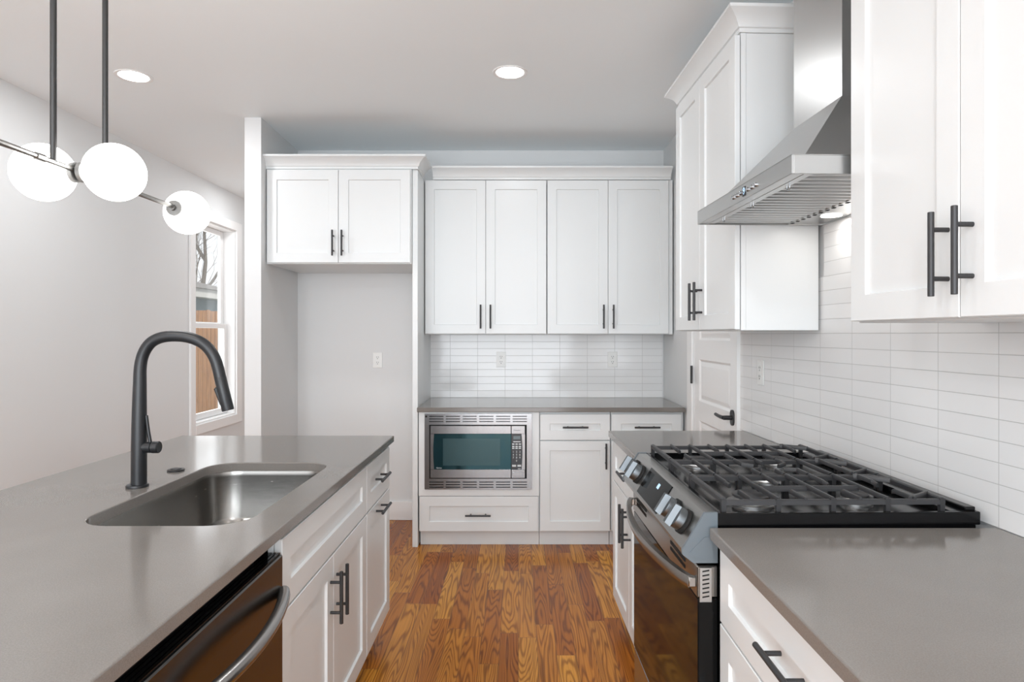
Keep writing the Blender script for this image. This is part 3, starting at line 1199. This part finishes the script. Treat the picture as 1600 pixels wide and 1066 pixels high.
spans = [(.014, .278), (.286, .508), (.516, RW - .018)]
for gi, (a_, c_) in enumerate(spans):
    m = MB()
    L = c_ - a_
    zr = ZT - .006
    bar(m, (a_, gy[0]), (c_, gy[0]), .0058, .014)
    bar(m, (a_, gy[8]), (c_, gy[8]), .0058, .014, ZT - .002)
    bar(m, (a_ + .004, gy[0]), (a_ + .004, gy[8]), .0058, .013, zr)
    bar(m, (c_ - .004, gy[0]), (c_ - .004, gy[8]), .0058, .013, zr)
    mid = (a_ + c_) / 2
    if gi != 1:
        bar(m, (mid, gy[2]), (mid, gy[6]), .0055, .014, ZT - .004)
    for i in range(1, 8):
        if gi == 1:
            if i in (3, 5):
                bar(m, (a_, gy[i]), (a_ + L * .30, gy[i]))
                bar(m, (c_ - L * .30, gy[i]), (c_, gy[i]))
                yy = gy[i] + (.03 if i == 3 else -.03)
                bar(m, (a_ + L * .30, gy[i]), (a_ + L * .40, yy), zt1=ZT - .003)
                bar(m, (c_ - L * .30, gy[i]), (c_ - L * .40, yy), zt1=ZT - .003)
            elif i == 4:
                bar(m, (a_, gy[i]), (a_ + L * .27, gy[i]))
                bar(m, (c_ - L * .27, gy[i]), (c_, gy[i]))
            else:
                bar(m, (a_, gy[i]), (c_, gy[i]))
        elif i in (2, 4, 6):
            bar(m, (a_, gy[i]), (c_, gy[i]))
        else:
            e = .30
            bar(m, (a_, gy[i]), (a_ + L * e, gy[i]), zt1=ZT)
            bar(m, (a_ + L * e, gy[i]), (a_ + L * (e + .07), gy[i] + .006), zt1=ZT - .006)
            bar(m, (c_ - L * e, gy[i]), (c_, gy[i]))
            bar(m, (c_ - L * e, gy[i]), (c_ - L * (e + .07), gy[i] + .006), zt1=ZT - .006)
    # rear corner braces
    bar(m, (a_ + .004, gy[7] - .01), (a_ + .06, gy[8]), .0055, .014)
    bar(m, (c_ - .004, gy[7] - .01), (c_ - .06, gy[8]), .0055, .014)
    for i in (0, 2, 4, 6, 8):
        leg(m, a_ + .004, gy[i])
        leg(m, c_ - .004, gy[i])
    m.build('grate', M['iron'], rg, 30)

# ------------------------------------------------------------------ right uppers and hood
AU = .036
t = thing('upper_cabinet', 'tall white two-door upper cabinet between range hood and pantry door', 'cabinet', (.778, 3.165, 1.400), R(-90) + AU)
w = .785
MB().box(.004, w - .004, .042, .318, 0, 1.108, .001).build('body', M['cab'], t, 0)
MB().box(.001, w - .001, .0225, .0415, 0, 1.108, .001).build('face_frame', M['cab'], t, 0)
front(t, 'door', .003, w * .47 - .0015, .004, 1.100, ('v', w * .47 - .034, .128))
front(t, 'door', w * .47 + .0015, w - .003, .004, 1.100, ('v', w * .47 + .034, .128))
crown_mesh([(-.0, .29), (-.0, .019), (w, .019), (w, .325)], 1.1085, CROWN).build('crown_molding', M['cab'], t, 30)

t = thing('upper_cabinet', 'large white two-door upper cabinet in the right foreground above the near counter', 'cabinet', (.829, 1.600, 1.413), R(-90) + AU)
w = .755
MB().box(.004, w - .004, .042, .332, 0, 1.108, .001).build('body', M['cab'], t, 0)
MB().box(.001, w - .001, .0225, .0415, 0, 1.108, .001).build('face_frame', M['cab'], t, 0)
front(t, 'door', .003, w / 2 - .0015, .004, 1.100, ('v', w / 2 - .030, .128))
front(t, 'door', w / 2 + .0015, w - .003, .004, 1.100, ('v', w / 2 + .034, .128))
crown_mesh([(-.0, .325), (-.0, .019), (w, .019), (w, .325)], 1.1085, CROWN).build('crown_molding', M['cab'], t, 30)

hd = thing('range_hood', 'stainless steel chimney range hood over the gas range', 'range hood', (.662, 2.366, 1.790), R(-90) + AU)
HW, HD = .754, .468
m = MB()
lip = .048
# shell lip as a ring, open underneath
m.box(0, HW, 0, .006, 0, lip, .001)
m.box(0, .006, .006, HD, 0, lip, .001)
m.box(HW - .006, HW, .006, HD, 0, lip, .001)
m.box(.006, HW - .006, HD - .004, HD, 0, lip)
m.loops([[(0, 0, lip), (HW, 0, lip), (HW, HD, lip), (0, HD, lip)],
         [(.0, 0, lip + .0015), (HW, 0, lip + .0015), (HW, HD, lip + .0015), (0, HD, lip + .0015)],
         [(.018, .040, lip + .0016), (HW - .018, .040, lip + .0016), (HW - .018, HD, lip + .0016), (.018, HD, lip + .0016)],
         [(.226, .252, .283), (.529, .252, .283), (.529, HD, .283), (.226, HD, .283)]])
m.build('canopy', M['steel'], hd, 0)
m = MB().box(.228, .527, .254, HD, .2835, CEIL - 1.7905)
m.build('chimney', M['steel'], hd, 0)
# underside: rim, filters, rear strip
m = MB()
m.box(.006, HW - .006, .006, .040, .004, .008)
m.box(.006, HW - .006, HD - .110, HD - .004, .004, .008)
m.build('underside_panel', M['steel_h'], hd, 0)
for k in range(3):
    x0, x1 = .008 + k * .246, .008 + (k + 1) * .246 - .001
    m = MB()
    m.box(x0, x1, .040, HD - .110, .0095, .0115)
    m.box(x0, x1, .040, .062, .003, .0095)
    m.box(x0, x1, HD - .135, HD - .110, .003, .0095)
    n = 6
    for j in range(n):
        xc = x0 + (x1 - x0) * (j + .5) / n
        pr = [(xc - .0155 * math.cos(PI * q / 8), .0105 - .0075 * math.sin(PI * q / 8)) for q in range(9)]
        m.prism([(u, v) for u, v in pr], 'y', .062, HD - .135)
    f = m.build('baffle_filter', M['steel_h'], hd, 30)
    xm = (x0 + x1) / 2
    MB().path([(xm - .009, .052, .003), (xm - .009, .052, -.007), (xm - .005, .052, -.011), (xm + .005, .052, -.011), (xm + .009, .052, -.007), (xm + .009, .052, .003)],
              .0018, 8).build('filter_pull', M['chrome'], f)
    for j in range(n):
        xc = x0 + (x1 - x0) * (j + .5) / n
        MB().box(xc - .006, xc + .006, HD - .129, HD - .119, .0015, .0029).build('drain_slot', M['gap'], f, 0)
for x in (.18, .50):
    m = MB().lathe([(0, .034), (.002, .034), (.0025, .0)], (x, HD - .060, .0012), (0, 0, 1), 28)
    m.build('lamp', M['hoodlens'], hd)['label'] = 'round lit lamp'
    l = lamp('hood_lamp_light', 'AREA', (x, HD - .060, -.001), (0, 0, 0), .20, shape='DISK', size=.06, color=(1, .97, .93))
    l.parent = hd
for k in range(6):
    x = .36 + .030 * k + (.022 if k > 2 else -.0)
    MB().lathe([(0, .007), (.005, .0065), (.006, .005), (.006, 0)], (x, 0, .024), (0, -1, 0), 16).build('button', M['chrome'], hd)
dsp = MB().box(.434, .457, -.0015, -.0002, .010, .038).build('display', M['enamel'], hd, 0)
text('display_digit', '9', M['blue'], dsp, (.4455, -.0018, .024), (PI / 2, 0, 0), .030)

# ------------------------------------------------------------------ lamps
t = thing('pendant_light', 'linear brushed nickel pendant with white globes hanging over the island', 'pendant light', (-1.175, 1.705, CEIL))
BZ = 1.820 - CEIL
ye = .485
MB().box(-.06, .06, -.30, .30, -.028, -.0005, .004).build('canopy', M['nickel'], t, 0)
m = MB()
m.tube((0, -ye, BZ), (0, ye, BZ), .0072, n=14)
for s in (-.135, .135):
    m.tube((0, s - .014, BZ), (0, s + .014, BZ), .0098, n=14)
m.tube((-.05, 0, BZ), (.05, 0, BZ), .0105, n=14)
m.build('bar', M['nickel'], t)
for s in (-.088, .115):
    m = MB()
    m.tube((0, s, BZ), (0, s, -.028), .0075, n=16)
    m.build('stem', M['stem'], t)
for pos, ax in (((-.090, 0), (-1, 0)), ((.100, 0), (1, 0)), ((0, ye + .080), (0, 1)), ((0, -ye - .080), (0, -1))):
    c = Vector((pos[0], pos[1], BZ - .004))
    g = MB().ball(c, .0755).build('globe', M['globe'], t, 180)
    d = Vector((ax[0], ax[1], 0))
    p = c - d * .0765
    m = MB().lathe([(-.024, .009), (-.014, .010), (-.013, .0265), (-.002, .0265), (-.001, .022)], p, d, 28)
    m.build('cap', M['capmetal'], g, 40)

RL = [(-.044, 3.356, 'round recessed ceiling light above the aisle, in front of the back cabinets', 2.6),
      (-2.047, 3.406, 'round recessed ceiling light near the left wall, beyond the pendant', 4.5),
      (-.043, 1.2, 'added unseen recessed light above the aisle near the camera', .9),  # this pair is out of view, added to light the room
      (-2.02, 1.2, 'added unseen recessed light by the left wall near the camera', .9),
      (-.043, -.9, 'added unseen recessed light above the aisle behind the camera', 14),  # strong pair added behind the camera as fill
      (-2.02, -.9, 'added unseen recessed light by the left wall behind the camera', 14),
      (-2.25, 5.9, 'added unseen recessed light in the dining side beyond the partition', 3)]  # added fill, out of view behind the partition
for x, y, lab, pw_ in RL:
    t = thing('recessed_light', lab, 'ceiling light', (x, y, CEIL), 0, 'recessed ceiling lights')
    m = MB().lathe([(-.0005, .072), (-.0005, .092), (-.004, .091), (-.005, .086), (-.002, .073)], (0, 0, 0), (0, 0, 1), 40, cap=False)
    m.build('trim_ring', M['trim'], t)
    m = MB().lathe([(-.0012, 0.0), (-.0012, .072), (-.0026, .072), (-.0030, .05), (-.0030, .0)], (0, 0, 0), (0, 0, 1), 40, cap=False)
    m.build('lens', M['lens'], t)
    l = lamp('recessed_light_lamp', 'AREA', (0, 0, -.008), (0, 0, 0), pw_, shape='DISK', size=.14, color=(.96, .98, 1))
    l.parent = t


# ------------------------------------------------------------------ outlets
def outlet(label, loc, rz, decora=False):
    t = thing('outlet', label, 'outlet', loc, rz, 'white wall outlets')
    m = MB()
    m.box(-.035, .035, -.005, 0, -.0575, .0575, .002)
    m.build('cover_plate', M['plastic'], t, 0)
    if decora:
        MB().box(-.017, .017, -.0075, -.0051, -.034, .034, .001).build('rocker', M['plastic'], t, 0)
        return t
    for s in (-1, 1):
        pts = [(max(-.0145, min(.0145, .0165 * math.cos(a))), s * .0195 + .0145 * math.sin(a)) for a in [2 * PI * k / 24 for k in range(24)]]
        rc = MB().prism(pts, 'y', -.0068, -.0051).build('receptacle', M['plastic'], t, 0)
        for x in (-.0062, .0062):
            MB().box(x - .0012, x + .0012, -.0074, -.0069, s * .0195 - .001, s * .0195 + .008).build('slot', M['slot'], rc, 0)
        MB().box(-.0025, .0025, -.0074, -.0069, s * .0195 - .011, s * .0195 - .006).build('slot', M['slot'], rc, 0)
    return t


outlet('white wall outlet on the bare grey wall of the refrigerator alcove', (-1.052, BACK - .0005, 1.193), 0)
outlet('white outlet on the back tile backsplash above the microwave', (-.129, BACK - .0095, 1.198), 0)
outlet('white outlet on the back tile backsplash near the pantry wall', (.702, BACK - .0095, 1.198), 0)
outlet('white outlet on the long tiled wall near the pantry door', (wall_x(2.93) - .0005, 2.93, 1.210), R(-90) + .041)

# ------------------------------------------------------------------ outdoors
struct(MB().box(-40, -2.95, -12, 45, -.35, -.15).build('ground', M['soil'], None, 0), 'bare yard outside', 'ground')
m = MB()
random.seed(4)
y = 6.5
while y < 14:
    h = 1.77 + random.uniform(-.012, .012)
    x = -5.0 + random.uniform(-.006, .006)
    y2 = y + .127
    m.prism([(y, -.15), (y2, -.15), (y2, h - .02), (y2 - .02, h), (y + .02, h), (y, h - .02)], 'x', x - .018, x)
    y += .140
for z in (.2, 1.35):
    m.box(-5.07, -5.025, 6.5, 14, z, z + .09)
o = m.build('fence', M['cedar'], None, 0)
tag(o, 'cedar board fence standing outside the window', 'fence')
t = thing('house', 'blue-green house with pale eaves beyond the fence outside the window', 'house', (-9.5, 17, -.15))
MB().box(-4, 1.0, -4, 2, 0, 2.50).build('siding', M['teal'], t, 0)
MB().box(-4.3, 1.35, -4.3, 2.3, 2.50, 2.72).build('fascia', M['eave'], t, 0)
MB().loops([[(-4.4, -4.4, 2.72), (1.45, -4.4, 2.72), (1.45, 2.4, 2.72), (-4.4, 2.4, 2.72)],
            [(-1.6, -2, 3.5), (-1.3, -2, 3.5), (-1.3, 0, 3.5), (-1.6, 0, 3.5)]]).build('roof', M['shingle'], t, 0)


def tree(label, x, y, h, seed):
    random.seed(seed)
    m = MB()

    def grow(p, d, L, r, lev):
        pts = [p]
        q = p
        dd = d
        for i in range(3):
            dd = (dd + Vector((random.uniform(-.2, .2), random.uniform(-.2, .2), random.uniform(-.05, .16)))).normalized()
            q = q + dd * L / 3
            pts.append(q)
        m.path(pts, [r, r * .85, r * .7, r * .55], 5)
        if lev == 0:
            return
        for i in range(4 if lev > 2 else 3):
            b = pts[random.choice((1, 2, 3, 3))]
            nd = (dd + Vector((random.uniform(-1, 1), random.uniform(-1, 1), random.uniform(-.25, .7)))).normalized()
            grow(b, nd, L * random.uniform(.55, .8), r * .5, lev - 1)
    grow(Vector((x, y, -.15)), Vector((0, 0, 1)), h * .42, h * .014, 5)
    o = m.build('tree', M['bark'], None, 60)
    tag(o, label, 'tree', 'bare trees outside the window')


tree('bare winter tree standing behind the fence, nearest the window', -12.6, 25.2, 9, 3)
tree('bare winter tree behind the roof of the blue-green house', -16.5, 33.5, 13, 8)
